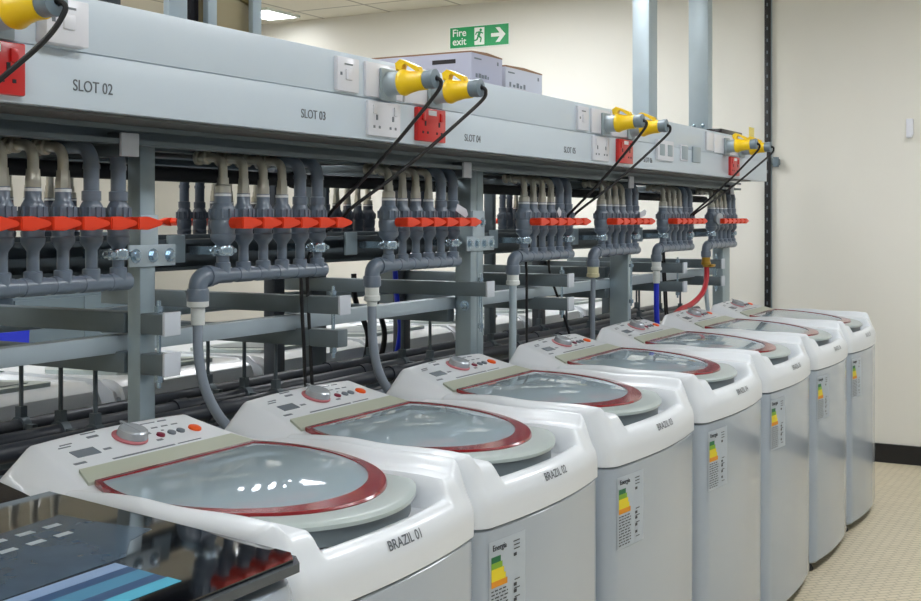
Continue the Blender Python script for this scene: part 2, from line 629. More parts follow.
TH = math.atan(0.30)
def make_washer():
    t = thing('washing_machine', '', 'washing machine', (0, 0, 0))
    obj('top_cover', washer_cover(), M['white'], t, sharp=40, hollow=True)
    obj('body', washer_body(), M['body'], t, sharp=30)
    def tub(b):
        spin(b, (0, 0.35, 0.885), (0, 0, -1), [(-0.001, 0.235), (0.0, 0.215), (0.012, 0.198), (0.016, 0.20), (0.03, 0.212), (0.33, 0.212), (0.36, 0.18), (0.365, 0.10), (0.33, 0.07), (0.20, 0.045), (0.17, 0.02), (0.168, 0.001)], 40, cap=False)
    obj('tub', (lambda b: (tub(b), b)[1])(bmesh.new()), M['tub'], t, hollow=True)
    rb, inner = lid_ring()
    obj('lid_ring', rb, M['ring'], t, 'dark red ring round the glass lid')
    obj('glass_lid', lid_glass(inner), M['lidglass'], t, sharp=60, hollow=True)
    obj('lid_handle', crescent(0.332, 0.001, -0.012, 0.205), M['rimgrey'], t, 'pale grey crescent lip along the lid front')
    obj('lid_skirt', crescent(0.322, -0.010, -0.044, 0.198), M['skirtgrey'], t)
    bm = bmesh.new()
    pts = [(-0.240, 0.5255), (0.240, 0.5255), (0.216, 0.574), (-0.216, 0.574)]
    prism(bm, [(x, y, panel_z(x, y) - 0.004) for x, y in pts], (0, 0, 0.006))
    obj('hinge_cover', bm, M['hinge'], t, 'olive grey hinge strip behind the lid')
    # control panel furniture
    k = V((-0.002, 0.650, panel_z(0, 0.650) - 0.002))
    up = V((0, -math.sin(TH), math.cos(TH)))
    kn = one('knob', lambda b: spin(b, k, up, [(0, 0.0325), (0.010, 0.031), (0.017, 0.0295), (0.020, 0.026), (0.0205, 0.001)], 28), M['silver'], t, 'silver programme knob')
    def grip(b):
        prism(b, [k + V(p) for p in ((-0.003, -0.028, 0.010), (0.003, -0.028, 0.010), (0.004, 0.029, 0.027), (-0.004, 0.029, 0.027))], (0, 0.002, 0.004))
    one('knob_grip', grip, M['silver'], kn)
    one('knob_ring', lambda b: spin(b, k + V((-0.006, 0, 0.0)), up, [(0, 0.037), (0.003, 0.037), (0.0035, 0.030)], 28), M['pink'], t, 'thin pinkish ring under the knob')
    one('display', lambda b: (pq(b, -0.172, -0.112, 0.622, 0.646, 0.0015, 0.002)), M['display'], t, 'small grey display window')
    for x, m_, n_ in ((0.066, 'redbtn', 'dark red push button'), (0.099, 'mark', None), (0.126, 'mark', None)):
        one('button', lambda b: spin(b, (x, 0.636, top_z(x, 0.636)), up, [(0, 0.0095), (0.004, 0.009), (0.005, 0.006), (0.005, 0.001)], 14), M[m_], t, n_)
    one('button', lambda b: spin(b, (0.168, 0.634, top_z(0.168, 0.634)), up, [(0, 0.0145), (0.004, 0.014), (0.006, 0.010), (0.006, 0.001)], 18), M['orange'], t, 'round orange start button')
    def marks(b):
        pq(b, -0.095, -0.066, 0.676, 0.682); pq(b, -0.098, -0.060, 0.692, 0.695)
        pq(b, -0.098, -0.078, 0.628, 0.634); pq(b, -0.112, 0.060, 0.590, 0.594)
        pq(b, 0.070, 0.140, 0.591, 0.5935)
        pq(b, -0.180, -0.150, 0.664, 0.6665); pq(b, -0.170, -0.140, 0.672, 0.6745); pq(b, -0.20, -0.17, 0.600, 0.606)
        for i in range(4):
            pq(b, 0.040 + 0.03 * i, 0.058 + 0.03 * i, 0.664, 0.667)
        pq(b, 0.05, 0.10, 0.684, 0.686); pq(b, 0.11, 0.135, 0.684, 0.687)
        pq(b, 0.043, 0.052, 0.648, 0.655); pq(b, 0.040, 0.056, 0.618, 0.624); pq(b, 0.085, 0.092, 0.650, 0.653)
    one('panel_print', marks, M['mark'], t)['kind'] = 'stuff'
    # energy label on the front
    lx0, lx1 = -0.285, -0.150
    def yb(x):
        return yf(x) + 0.003
    def lab(b, x0, x1, z0, z1, lift):
        n = 4
        a = [bmv for bmv in []]
        f0, f1 = [], []
        for i in range(n + 1):
            x = x0 + (x1 - x0) * i / n
            f0.append(b.verts.new((x, yb(x) - lift, z0)))
            f1.append(b.verts.new((x, yb(x) - lift, z1)))
        for i in range(n):
            b.faces.new((f0[i], f0[i + 1], f1[i + 1], f1[i]))
    en = one('energy_label', lambda b: lab(b, lx0, lx1, 0.625, 0.808, 0.0006), M['paper'], t, 'white energy rating label', hollow=True)
    cols = ['lgreen', 'llime', 'lyellow', 'lyellow', 'lorange']
    for i, c in enumerate(cols):
        z1 = 0.776 - 0.0125 * i
        one('rating_band', lambda b: lab(b, lx0 + 0.006, lx0 + 0.040 + 0.006 * i, z1 - 0.0125, z1, 0.0012), M[c], en, hollow=True)
    def prints(b):
        rnd = random.Random(3)
        for i in range(11):
            z = 0.705 - i * 0.0072
            x = lx0 + 0.006
            while x < lx0 + 0.062:
                w_ = rnd.uniform(0.006, 0.016)
                lab(b, x, min(x + w_, lx0 + 0.066), z, z + 0.0028, 0.0012)
                x += w_ + 0.004
        for z in (0.762, 0.700, 0.686, 0.668, 0.650):
            lab(b, lx0 + 0.088, lx0 + 0.100, z, z + 0.007, 0.0012)
        for z in (0.792, 0.784, 0.776, 0.712, 0.694, 0.676, 0.640):
            lab(b, lx0 + 0.084 + rnd.uniform(0, .008), lx0 + 0.112, z, z + 0.0024, 0.0012)
    one('small_print', prints, M['markdark'], en, hollow=True)['kind'] = 'stuff'
    text('heading', 'Energia', 0.017, M['markdark'], en, ((lx0 + 0.036), yb(lx0 + 0.03) - 0.0022, 0.793), (math.pi / 2, 0, -math.radians(8)), 0.0004)
    # rear panel
    def back(b):
        bx(b, -0.25, 0.25, 0.715, 0.7205, 0.10, 0.80, 0.002)
    one('back_panel', back, M['skirtgrey'], t, 'grey pressed rear panel')
    for x in (-0.27, 0.27):
        for y in (0.07, 0.66):
            one('foot', lambda b: spin(b, (x, y, 0), (0, 0, 1), [(0, 0.024), (0.008, 0.026), (0.02, 0.018), (0.045, 0.018)], 12), M['foot'], t)
    return t

W0 = make_washer()
YF = 1.10
xs_front = [(1.789, 0.985, 1.0), (2.420, 0.98, 0.0), (3.137, 1.06, 0), (3.890, 1.07, 0), (4.625, 1.07, 0), (5.365, 1.06, 0), (6.072, 1.03, 0)]
def name_label(parent, s_):
    """lettering pressed onto the rounded front lip: each point is laid on the lip surface"""
    o = text('name_sticker', s_, 0.032, M['lettering'], parent, (0, 0, 0), (0, 0, 0), 0.0, 1, 'sticker letters reading ' + s_, bold=0.0004)
    b = bmesh.new(); b.from_mesh(o.data)
    for i in range(-9, 10):
        bmesh.ops.bisect_plane(b, geom=list(b.verts) + list(b.edges) + list(b.faces), plane_co=(0, i * 0.0022, 0), plane_no=(0, 1, 0))
    b.to_mesh(o.data); b.free()
    for v in o.data.vertices:
        u, h = v.co.x * 0.80, v.co.y
        z = 0.8985 + h * 0.72
        q = max(0.0, min(1.0, (0.923 - z) / LH))
        e = LW * (1 - math.sqrt(1 - (1 - q) ** 2)) if False else LW - LW * math.sqrt(max(0.0, 1 - (1 - q) ** 2))
        v.co = (u, yf(u) + e - 0.0010, z + 0.0010)
    return o
washers = []
ORD = ['nearest', 'second', 'third', 'fourth', 'fifth', 'sixth', 'farthest']
for i, (x, sx, _) in enumerate(xs_front):
    o = W0 if i == 0 else dup(W0)
    washers.append(o)
    o.location = (x, YF, 0)
    o.scale = (sx, 1, 1)
    o['group'] = 'white top-loading washers in the front row'
    o['label'] = 'white top-loading washing machine marked BRAZIL %02d, %s' % (i + 1, [
        'beside the black-lidded machine', 'right behind BRAZIL 01', 'in front of the tall bolted rack post', 'fourth white one of the row',
        'fifth white one of the row', 'sixth, next to last of the row', 'last one by the end wall'][i])
def flat_washer():
    """far row: flat topped machine, origin at the middle of its back, front towards +Y"""
    t = thing('washing_machine', '', 'washing machine', (0, 0, 0))
    hw, dp = 0.335, 0.72
    one('body', lambda b: bx(b, -hw, hw, 0.012, dp, 0.03, 0.905, 0.012), M['body'], t)
    def cover(b):
        b2 = bmesh.new()
        pts = [(0.0, 0.80), (0.0, 0.905), (0.012, 0.935), (0.045, 0.952), (0.09, 0.956), (0.50, 0.935), (0.62, 0.955), (0.70, 0.945), (dp, 0.925), (dp, 0.86), (0.05, 0.86), (0.02, 0.80)]
        prism(b2, [(-hw - 0.004, y, z) for y, z in pts], (2 * hw + 0.008, 0, 0))
        es = [e for e in b2.edges if abs(abs(e.verts[0].co.x) - hw - 0.004) < 1e-4 and abs(e.verts[0].co.x - e.verts[1].co.x) < 1e-4 and min(e.verts[0].co.z, e.verts[1].co.z) > 0.9]
        bmesh.ops.bevel(b2, geom=es, offset=0.022, segments=3, affect='EDGES')
        merge(b, b2)
    one('top_cover', cover, M['white'], t)
    li = one('lid', lambda b: prism(b, [(x, y, 0.955 - 0.045 * max(0, y - 0.09)) for x, y in ((-0.23, 0.12), (-0.21, 0.10), (0.21, 0.10), (0.23, 0.12), (0.23, 0.45), (0.17, 0.52), (-0.17, 0.52), (-0.23, 0.45))], (0, 0, 0.014)), M['rimgrey'], t, 'grey lid')
    one('lid_window', lambda b: prism(b, [(x, y, 0.9695 - 0.045 * max(0, y - 0.09)) for x, y in ((-0.17, 0.15), (0.17, 0.15), (0.17, 0.40), (0.12, 0.46), (-0.12, 0.46), (-0.17, 0.40))], (0, 0, 0.002)), M['skirtgrey'], li)
    def recess(b):
        pts = []
        for cx, cz, a0 in ((0.24, 0.80, 0), (-0.24, 0.80, 90), (-0.24, 0.20, 180), (0.24, 0.20, 270)):
            for k in range(6):
                a = math.radians(a0 + 18 * k)
                pts.append((cx + 0.05 * math.cos(a), 0.008, cz + 0.05 * math.sin(a)))
        prism(b, pts, (0, -0.010, 0))
    one('back_panel', recess, M['skirtgrey'], t, 'grey rear panel with rounded corners')
    one('cable_entry', lambda b: spin(b, (0.2, 0.0, 0.72), (0, -1, 0), [(0, 0.02), (0.012, 0.02)], 12), M['foot'], t)
    for x in (-0.27, 0.27):
        for y in (0.07, 0.66):
            one('foot', lambda b: spin(b, (x, y, 0), (0, 0, 1), [(0, 0.024), (0.008, 0.026), (0.02, 0.018), (0.045, 0.018)], 12), M['foot'], t)
    return t
FW = flat_washer()
for i in range(8):
    o = FW if i == 0 else dup(FW)
    o.location = (1.62 + 0.735 * i, 2.745, 0)
    o['group'] = 'white washers in the far row behind the rack'
    o['label'] = 'flat-topped white washing machine seen from behind through the rack, %s of the far row' % ['nearest', 'second', 'third', 'fourth', 'fifth', 'sixth', 'seventh', 'last'][i]
for i, o in enumerate(washers):
    name_label(o, 'BRAZIL %02d' % (i + 1))

# ------------------------------------------------------------------ the machine with the black glass lid
def black_machine():
    t = thing('washing_machine', 'white top-loading washing machine with flat black glass lid, nearest at lower left', 'washing machine', (1.147, 1.06, 0), 0)
    hw = 0.315
    bm = bmesh.new()
    lv = [(0.035, 0.012), (0.045, 0.0), (0.90, 0.0), (0.918, 0.004), (0.924, 0.014)]
    rg = [[bm.verts.new((x * hw / HW, y, z + (0.05 * max(0, y) if z > 0.8 else 0))) for x, y in plan(i)] for z, i in lv]
    n = len(rg[0])
    for a, b in zip(rg, rg[1:]):
        for i in range(n):
            bm.faces.new((a[i], a[(i + 1) % n], b[(i + 1) % n], b[i]))
    bm.faces.new(list(reversed(rg[0]))); bm.faces.new(rg[-1])
    obj('body', bm, M['body'], t, sharp=30)
    def lz(y): return 0.953 + 0.066 * y
    bm = bmesh.new()
    prism(bm, [(x, y, lz(y) - 0.016) for x, y in ((-0.312, 0.035), (-0.29, 0.012), (0.29, 0.012), (0.312, 0.035), (0.312, 0.555), (-0.312, 0.555))], (0, 0, 0.014))
    obj('lid_frame', bm, mat('dark_chrome_edge', rgb(92, 98, 104), 0.25, metal=0.4), t, 'dark metallic edge round the black lid')
    bm = bmesh.new()
    prism(bm, [(x, y, lz(y) - 0.002) for x, y in ((-0.308, 0.042), (-0.285, 0.020), (0.285, 0.020), (0.308, 0.042), (0.312, 0.56), (-0.312, 0.56))], (0, 0, 0.005))
    g = obj('glass_lid', bm, M['blackglass'], t, 'flat black glass lid')
    def stripe(name, x0, x1, y0, y1, m_, label=None):  # reflections in the black glass, painted on as flat coloured stripes
        b = bmesh.new()
        prism(b, [(x, y, lz(y) + 0.0032) for x, y in ((x0, y0), (x1, y0), (x1, y1), (x0, y1))], (0, 0, 0.0006))
        obj(name, b, m_, g, label)
    stripe('reflected_stripe', -0.30, 0.110, 0.178, 0.203, M['paleblue'], 'pale blue reflection stripe on the black lid')
    stripe('reflected_stripe', -0.30, 0.110, 0.158, 0.178, M['tealdark'], 'dark blue reflection stripe on the black lid')
    stripe('reflected_stripe', -0.30, 0.110, 0.128, 0.158, M['tealmid'], 'teal reflection stripe on the black lid')
    stripe('reflected_stripe', -0.30, 0.110, 0.106, 0.128, M['tealdark'])
    stripe('reflected_stripe', -0.30, 0.112, 0.080, 0.106, M['teal'], 'bright teal reflection stripe on the black lid')
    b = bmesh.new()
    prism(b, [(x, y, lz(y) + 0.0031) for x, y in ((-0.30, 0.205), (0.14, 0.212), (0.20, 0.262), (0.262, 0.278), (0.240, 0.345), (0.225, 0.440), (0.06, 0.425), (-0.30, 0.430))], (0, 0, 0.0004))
    refl_patch = obj('reflected_panel', b, M['slate'], g, 'slate blue reflection patch on the black lid')  # blurred reflection in the glass, painted as a flat patch
    for r_, (y, n) in enumerate(((0.402, 9), (0.358, 9))):  # pale reflected dashes, also put in as flat colour
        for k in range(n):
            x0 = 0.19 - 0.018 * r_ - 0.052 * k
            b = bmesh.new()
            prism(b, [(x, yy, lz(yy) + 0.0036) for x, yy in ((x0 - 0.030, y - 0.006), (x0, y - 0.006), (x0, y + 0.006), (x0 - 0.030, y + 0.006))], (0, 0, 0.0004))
            o_ = obj('reflected_dash', b, M['dashglint'], g)
    def cons(b):
        prism(b, [(-0.312, 0.56, 0.982), (-0.312, 0.60, 0.992), (-0.312, 0.70, 1.012), (-0.312, 0.715, 1.0), (-0.312, 0.715, 0.94), (-0.312, 0.56, 0.94)], (0.60, 0, 0))
    one('control_console', cons, M['blackplastic'], t, 'black gloss control console')
    for x in (-0.26, 0.26):
        for y in (0.07, 0.66):
            one('foot', lambda b: spin(b, (x, y, 0), (0, 0, 1), [(0, 0.024), (0.008, 0.026), (0.02, 0.018), (0.045, 0.018)], 12), M['foot'], t)
black_machine()

# ------------------------------------------------------------------ steel pipe rack
YM = 2.46                                     # mirror line between the front and rear sides
rack = thing('pipe_rack', 'galvanised steel strut rack carrying the pipes and valves behind the washers', 'rack', (0, 0, 0))
def bolts(parent, pts, d=(0, -1, 0), r=0.011):
    for p in pts:
        one('bolt', lambda b: (spin(b, p, d, [(0, r * 1.5), (0.002, r * 1.5)], 12), spin(b, p, d, [(0.002, r), (0.009, r), (0.010, r * 0.7)], 6)), M['bolt'], parent)
posts = [(2.04, 2.089, 1.972, 2.012), (3.618, 3.711, 1.972, 2.025), (5.062, 5.10, 1.957, 2.045), (6.53, 6.66, 1.965, 2.025)]
for i, (x0, x1, y0, y1) in enumerate(posts):
    def pb(b):
        if i == 1:
            bx(b, x0, (x0 + x1) / 2 - 0.001, y0, y1, 0, 1.665, 0.003); bx(b, (x0 + x1) / 2 + 0.001, x1, y0, y1, 0, 1.665, 0.003)
            bx(b, x0 + .02, x1 - .02, y1, y1 + 0.02, 0, 1.665, 0.003)
        else:
            bx(b, x0, x1, y0, y1, 0, 1.665, 0.003)
    one('post', pb, M['galv'], rack)
    ymir = 2 * YM
    one('post', lambda b: bx(b, x0, x1, 2.642, 2.688, 0, 1.64, 0.003), M['galvdark'], rack)
for x0, x1, z0, z1, y in ((2.0, 2.15, 1.352, 1.402, 1.972), (3.58, 3.78, 1.352, 1.402, 1.972)):
    pl = one('splice_plate', lambda b: bx(b, x0, x1, y - 0.006, y, z0, z1, 0.001), M['galvlight'], rack)
    n = 3 if x1 - x0 < 0.17 else 4
    bolts(pl, [(x0 + 0.02 + (x1 - x0 - 0.04) * k / (n - 1), y - 0.006, (z0 + z1) / 2) for k in range(n)])
pl = one('splice_plate', lambda b: bx(b, 3.622, 3.708, 1.966, 1.972, 1.402, 1.49, 0.001), M['galvlight'], rack)
bolts(pl, [(3.642, 1.966, 1.45), (3.69, 1.966, 1.45)])
pl = one('splice_plate', lambda b: bx(b, 2.035, 2.092, 1.966, 1.972, 1.402, 1.47, 0.001), M['galvlight'], rack)
bolts(rack, [(3.618, 1.995, 1.163)], (-1, 0, 0), 0.012)

def strut_profile(h, open_side):
    pass
def channel(b, x0, x1, y0, z0, s=0.041, t=0.003):
    """C channel along X with its open face towards -Y"""
    bx(b, x0, x1, y0 + s - t, y0 + s, z0, z0 + s)
    bx(b, x0, x1, y0, y0 + s - t, z0, z0 + t)
    bx(b, x0, x1, y0, y0 + s - t, z0 + s - t, z0 + s)
    bx(b, x0, x1, y0, y0 + t, z0 + t, z0 + 0.011)
    bx(b, x0, x1, y0, y0 + t, z0 + s - 0.011, z0 + s - t)
def rail(name, x0, x1, y0, z0, m_, s=0.041):
    return one(name, lambda b: channel(b, x0, x1, y0, z0, s), m_, rack)
X0, X1 = 0.55, 6.66
rail('rail', X0, X1, 2.028, 1.366, M['galvdark'], 0.045)
rail('rail', X0, X1, 2.69, 1.366, M['galvdark'], 0.045)
rail('rail', X0, X1, 2.60, 1.30, M['galvdark'], 0.041)
for y in (1.90, 2.03, 2.69):
    rail('rail', X0, X1, y, 1.624, M['armsteel'])
one('rail', lambda b: bx(b, X0, X1, 2.046, 2.087, 1.150, 1.191, 0.002), M['galvlight'], rack)
one('rail', lambda b: bx(b, X0, X1, 2.69, 2.731, 1.150, 1.191, 0.002), M['galv'], rack)

arms = [1.30, 2.037, 2.725, 3.595, 4.27, 5.02, 5.65, 6.28]
for i, x in enumerate(arms):
    for z in (1.198, 1.106):
        nocap = abs(x - 5.02) < 0.01 or (z < 1.15 and (abs(x - 3.595) < 0.01))
        def ab(b):
            segs = [(1.902, 1.970), (2.02, 2.80)] if abs(x - 2.037) < 0.01 else ([(2.05, 2.80)] if nocap else [(1.902, 2.80)])
            for a, c in segs:
                bx(b, x, x + 0.048, a, c, z, z + 0.042 + 0.006, 0.003)
        ar = one('cantilever_arm', ab, M['armsteel'], rack)
        if not nocap and not (z < 1.15 and abs(x - 2.725) < 0.01): one('end_cap', lambda b: bx(b, x - 0.001, x + 0.052, 1.894, 1.902, z - 0.002, z + 0.052, 0.002), M['capw'], ar, 'white plastic end cap')
    one('threaded_rod', lambda b: (cyl(b, (x + 0.024, 1.935, 1.075), (x + 0.024, 1.935, 1.275), 0.005, 8), cyl(b, (x + 0.024, 1.935, 1.088), (x + 0.024, 1.935, 1.104), 0.011, 6), cyl(b, (x + 0.024, 1.935, 1.248), (x + 0.024, 1.935, 1.262), 0.011, 6)), M['bolt'], rack)
for x in (1.905, 3.43, 4.92, 6.45):
    ar = one('top_arm', lambda b: bx(b, x, x + 0.048, 1.902, 2.80, 1.597, 1.622, 0.002), M['galvdark'], rack)
    one('end_cap', lambda b: bx(b, x - 0.001, x + 0.052, 1.894, 1.902, 1.597, 1.648, 0.002), M['capw'], ar, 'white plastic end cap')
    one('top_arm_web', lambda b: bx(b, x, x + 0.020, 1.902, 2.80, 1.622, 1.648, 0.002), M['galvdark'], ar)

# drain pipes hung below the arms on threaded rods
DR = [(2.387, 0.948), (2.25, 0.948), (2.135, 0.950)]
for (y, z), lab in zip(DR, ('rearmost', 'middle', 'front')):
    p = one('drain_pipe', lambda b: (cyl(b, (0.6, y, z), (6.6, y, z), 0.021, 16), [cyl(b, (x, y, z), (x + 0.05, y, z), 0.026, 16) for x in (1.35, 2.45, 3.35, 4.7, 5.6)]), M['pvcblack'])
    tag(p, 'black horizontal drain pipe hung under the rack, %s of the three' % lab, 'pipe', 'black drain pipes under the rack')
for i, x in enumerate(arms[1:]):
    for (y, z) in DR:
        xx = x + 0.024
        h = thing('pipe_hanger', 'threaded rod hanger with clamp holding a black drain pipe under the rack', 'pipe hanger', (xx, y, z), 0, 'drain pipe hangers')
        h['label'] = 'rod hanger on the %s black drain pipe, %s rack arm from the left' % ({2.387: 'rear', 2.25: 'middle', 2.135: 'front'}[y], ['first', 'second', 'third', 'fourth', 'fifth', 'sixth', 'seventh'][i])
        one('rod', lambda b: cyl(b, (0, 0, 0.026), (0, 0, 1.106 - z), 0.0055, 8), M['galvdark'], h)
        cl = one('clamp', lambda b: (spin(b, (-0.012, 0, 0), (1, 0, 0), [(0, 0.0275), (0.024, 0.0275)], 18), bx(b, -0.010, 0.010, -0.010, 0.010, 0.024, 0.052), bx(b, -0.008, 0.008, 0.02, 0.05, -0.008, 0.010), bx(b, -0.008, 0.008, -0.05, -0.02, -0.008, 0.010)), M['galvdark'], h)
p = one('drain_pipe', lambda b: (tube(b, [(0.6, 2.078, 0.895), (3.15, 2.078, 0.895)] + bend((3.15, 2.078, 0.895), (3.28, 2.078, 0.895), (3.28, 2.078, 0.80), 0.05)[1:] + [(3.28, 2.078, 0.0)], 0.024, 14, 1)), M['pvc'])
tag(p, 'lighter grey lower drain pipe turning down to the floor behind the washers', 'pipe')
p = one('drain_pipe', lambda b: cyl(b, (0.6, 2.19, 0.878), (6.6, 2.19, 0.878), 0.024, 14), M['pvcblack'])
tag(p, 'lowest black drain pipe running below the hung pipes', 'pipe')
for x in (1.6, 2.9, 4.4, 5.9):
    one('bracket', lambda b: (bx(b, x, x + 0.03, 2.18, 2.20, 0.0, 0.86)), M['galvdark'], p)

# supply pipes along the top
for k, (y, z, r, m_) in enumerate(((2.075, 1.572, 0.018, 'insul'), (2.135, 1.580, 0.016, 'pvcdark'), (2.20, 1.669, 0.020, 'insul'), (2.27, 1.665, 0.016, 'insul'), (2.54, 1.669, 0.020, 'insul'), (2.60, 1.667, 0.018, 'pvcdark'), (2.77, 1.667, 0.018, 'insul'))):
    p = one('supply_pipe', lambda b: (cyl(b, (0.6, y, z), (6.55, y, z), r, 12), [cyl(b, (x, y, z), (x + 0.04, y, z), r + 0.006, 12) for x in (1.2 + 0.05 * k, 2.75 + 0.07 * k, 4.3, 5.9)]), M[m_])
    tag(p, 'dark horizontal supply pipe under the rack top, %s from the front' % ['first', 'second', 'third', 'fourth', 'fifth', 'sixth', 'seventh'][k], 'pipe', 'dark supply pipes under the rack top')

# thick dark vertical pipes in the middle of the rack
for x in (3.42, 4.28, 5.62):
    one('post', lambda b: bx(b, x - 0.03, x + 0.03, 2.638, 2.688, 0, 1.64, 0.004), M['darkpost'], rack)

# ------------------------------------------------------------------ valve manifolds
def valve_group(dark=False):
    t = thing('valve_manifold', '', 'valve manifold', (0, 0, 0))
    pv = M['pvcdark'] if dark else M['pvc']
    ZM = 1.324
    # manifold: elbow down, tees, end elbow up.  local x = 0 is the down pipe, y = 0 the pipe plane
    def man(b):
        tube(b, bend((0, 0, 1.262), (0, 0, ZM), (0.06, 0, ZM), 0.03, 6), 0.0225, 16, 1)
        spin(b, (0, 0, 1.266), (0, 0, 1), [(0, 0.0265), (0.026, 0.0265), (0.030, 0.024)], 16)
        spin(b, (0.03, 0, ZM), (1, 0, 0), [(0, 0.026), (0.014, 0.026)], 16)
        cyl(b, (0.04, 0, ZM), (0.49, 0, ZM), 0.0175, 16)
        for k in range(6):
            x = 0.09 + 0.078 * k
            spin(b, (x - 0.030, 0, ZM), (1, 0, 0), [(0, 0.0175), (0.002, 0.0195), (0.058, 0.0195), (0.060, 0.0175)], 14)
            spin(b, (x, 0, ZM), (0, 0, 1), [(0, 0.019), (0.030, 0.019), (0.032, 0.016)], 12)
    mo = one('manifold_pipe', man, pv, t)
    for k in range(6):
        x = 0.09 + 0.078 * k
        s = 1.16 if k == 0 else 0.93
        def vb(b):
            spin(b, (x, 0, 1.345), (0, 0, 1), [
                (0, 0.0135 * s), (0.050, 0.0135 * s), (0.056, 0.017 * s), (0.064, 0.024 * s), (0.068, 0.026 * s), (0.078, 0.0265 * s), (0.080, 0.0245 * s), (0.088, 0.0245 * s),
                (0.094, 0.0265 * s), (0.110, 0.0265 * s), (0.114, 0.0245 * s), (0.120, 0.0265 * s), (0.142, 0.026 * s), (0.150, 0.022 * s), (0.156, 0.018 * s), (0.180, 0.0175 * s)], 18)
            for a in range(10):
                an = a * math.pi / 5
                c = V((x + 0.0265 * s * math.cos(an), 0.0265 * s * math.sin(an), 1.474))
                bx(b, c.x - .003, c.x + .003, c.y - .003, c.y + .003, 1.464, 1.486)
        vo = one('valve', vb, pv, t)
        def hb(b):
            # wedge shaped lever in front of the valve, on a round boss
            spin(b, (x, -0.026 * s, 1.452), (0, -1, 0), [(0, 0.014), (0.030, 0.014), (0.034, 0.013)], 14)
            y0 = -0.052
            pts = [(x - 0.018, y0, 1.452 - 0.013), (x + 0.012, y0, 1.452 - 0.0145), (x + 0.054, y0, 1.452 - 0.0048), (x + 0.058, y0, 1.452), (x + 0.054, y0, 1.452 + 0.0048), (x + 0.012, y0, 1.452 + 0.0145), (x - 0.018, y0, 1.452 + 0.013)]
            b2 = bmesh.new()
            prism(b2, pts, (0, -0.026, 0))
            bmesh.ops.bevel(b2, geom=list(b2.edges), offset=0.0022, segments=2, affect='EDGES')
            merge(b, b2)
        one('valve_handle', hb, M['red'], vo, 'orange-red lever handle')
        if k < 4:
            # metal supply pipe with a union nut, bent back into the rack
            def fb(b):
                spin(b, (x, 0, 1.522), (0, 0, 1), [(0, 0.015 * s), (0.003, 0.017 * s), (0.020, 0.017 * s), (0.024, 0.0145), (0.040, 0.0135)], 6 if k in (1, 3) else 16)
                tube(b, [(x, 0, 1.552), (x, 0, 1.568)] + bend((x, 0, 1.568), (x, 0, 1.612), (x, 0.055, 1.612), 0.032, 6)[1:], 0.0115, 12, 1)
                spin(b, (x, 0.045, 1.612), (0, 1, 0), [(0, 0.013), (0.002, 0.017), (0.012, 0.017), (0.014, 0.012), (0.024, 0.012), (0.026, 0.018), (0.036, 0.018)], 14)
            one('supply_branch', fb, M['brass'], t, 'nickel coloured metal branch pipe')
            one('thread_tape', lambda b: spin(b, (x, 0, 1.517), (0, 0, 1), [(0, 0.0185 * s), (0.006, 0.0185 * s)], 14), M['tape'], vo)
        else:
            def gb(b):
                tube(b, [(x, 0, 1.505), (x, 0, 1.56)] + bend((x, 0, 1.56), (x, 0, 1.618), (x, 0.12, 1.618), 0.045, 7)[1:], 0.0165, 14, 1)
                spin(b, (x, 0, 1.500), (0, 0, 1), [(0, 0.0205), (0.02, 0.0205), (0.022, 0.0165)], 14)
                spin(b, (x, 0, 1.568), (0, 0, 1), [(0, 0.0185), (0.01, 0.0185)], 14)
            one('supply_branch', gb, pv, t, 'grey plastic branch pipe')
    for k in (0, 5):
        x = 0.09 + 0.078 * k
        r = 0.024 if k == 0 else 0.021
        def cb(b):
            spin(b, (x, 0, 1.372), (0, 0, 1), [(0, r), (0.004, r + .002), (0.020, r + .002), (0.024, r)], 16)
            bx(b, x - 0.036, x + 0.036, -0.008, 0.008, 1.376, 1.392, 0.002)
            bx(b, x - 0.010, x + 0.010, 0.0, 0.098, 1.374, 1.394)
            cyl(b, (x + 0.028, -0.016, 1.384), (x + 0.028, 0.014, 1.384), 0.006, 8)
            cyl(b, (x - 0.028, -0.016, 1.384), (x - 0.028, 0.014, 1.384), 0.006, 8)
        one('pipe_clamp', cb, M['bolt'], t, 'zinc pipe clamp')
    one('mounting_plate', lambda b: (bx(b, -0.005, 0.055, 0.088, 0.096, 1.355, 1.422, 0.002)), M['galv'], t)
    return t

G0 = valve_group()
gx = [1.45, 2.187, 2.938, 3.857, 4.595, 5.358, 6.113]
gl = ['at the left edge of the picture', 'behind BRAZIL 02, feeding the curved grey hose', 'left of the tall bolted rack post', 'right of the tall bolted rack post',
      'in front of the third rack post', 'second from the right, above the blue hose', 'rightmost, with round gauge and red hose']
for i, x in enumerate(gx):
    o = G0 if i == 0 else dup(G0)
    o.location = (x, 1.93, 0)
    o['group'] = 'front valve manifolds'
    o['label'] = 'row of grey valves with orange-red handles, %s' % gl[i]
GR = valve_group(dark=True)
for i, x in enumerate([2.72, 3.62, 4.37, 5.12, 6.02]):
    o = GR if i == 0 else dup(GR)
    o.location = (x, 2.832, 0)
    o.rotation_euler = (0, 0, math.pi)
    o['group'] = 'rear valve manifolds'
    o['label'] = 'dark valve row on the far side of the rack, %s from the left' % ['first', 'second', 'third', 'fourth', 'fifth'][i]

# gauge on the last manifold
g = one('pressure_gauge', lambda b: spin(b, (6.195, 1.893, 1.462), (-0.35, -1, 0.0), [(0, 0.030), (0.016, 0.032), (0.018, 0.029), (0.018, 0.001)], 24), M['silver'])
tag(g, 'small round silver gauge on the rightmost valve manifold', 'gauge')
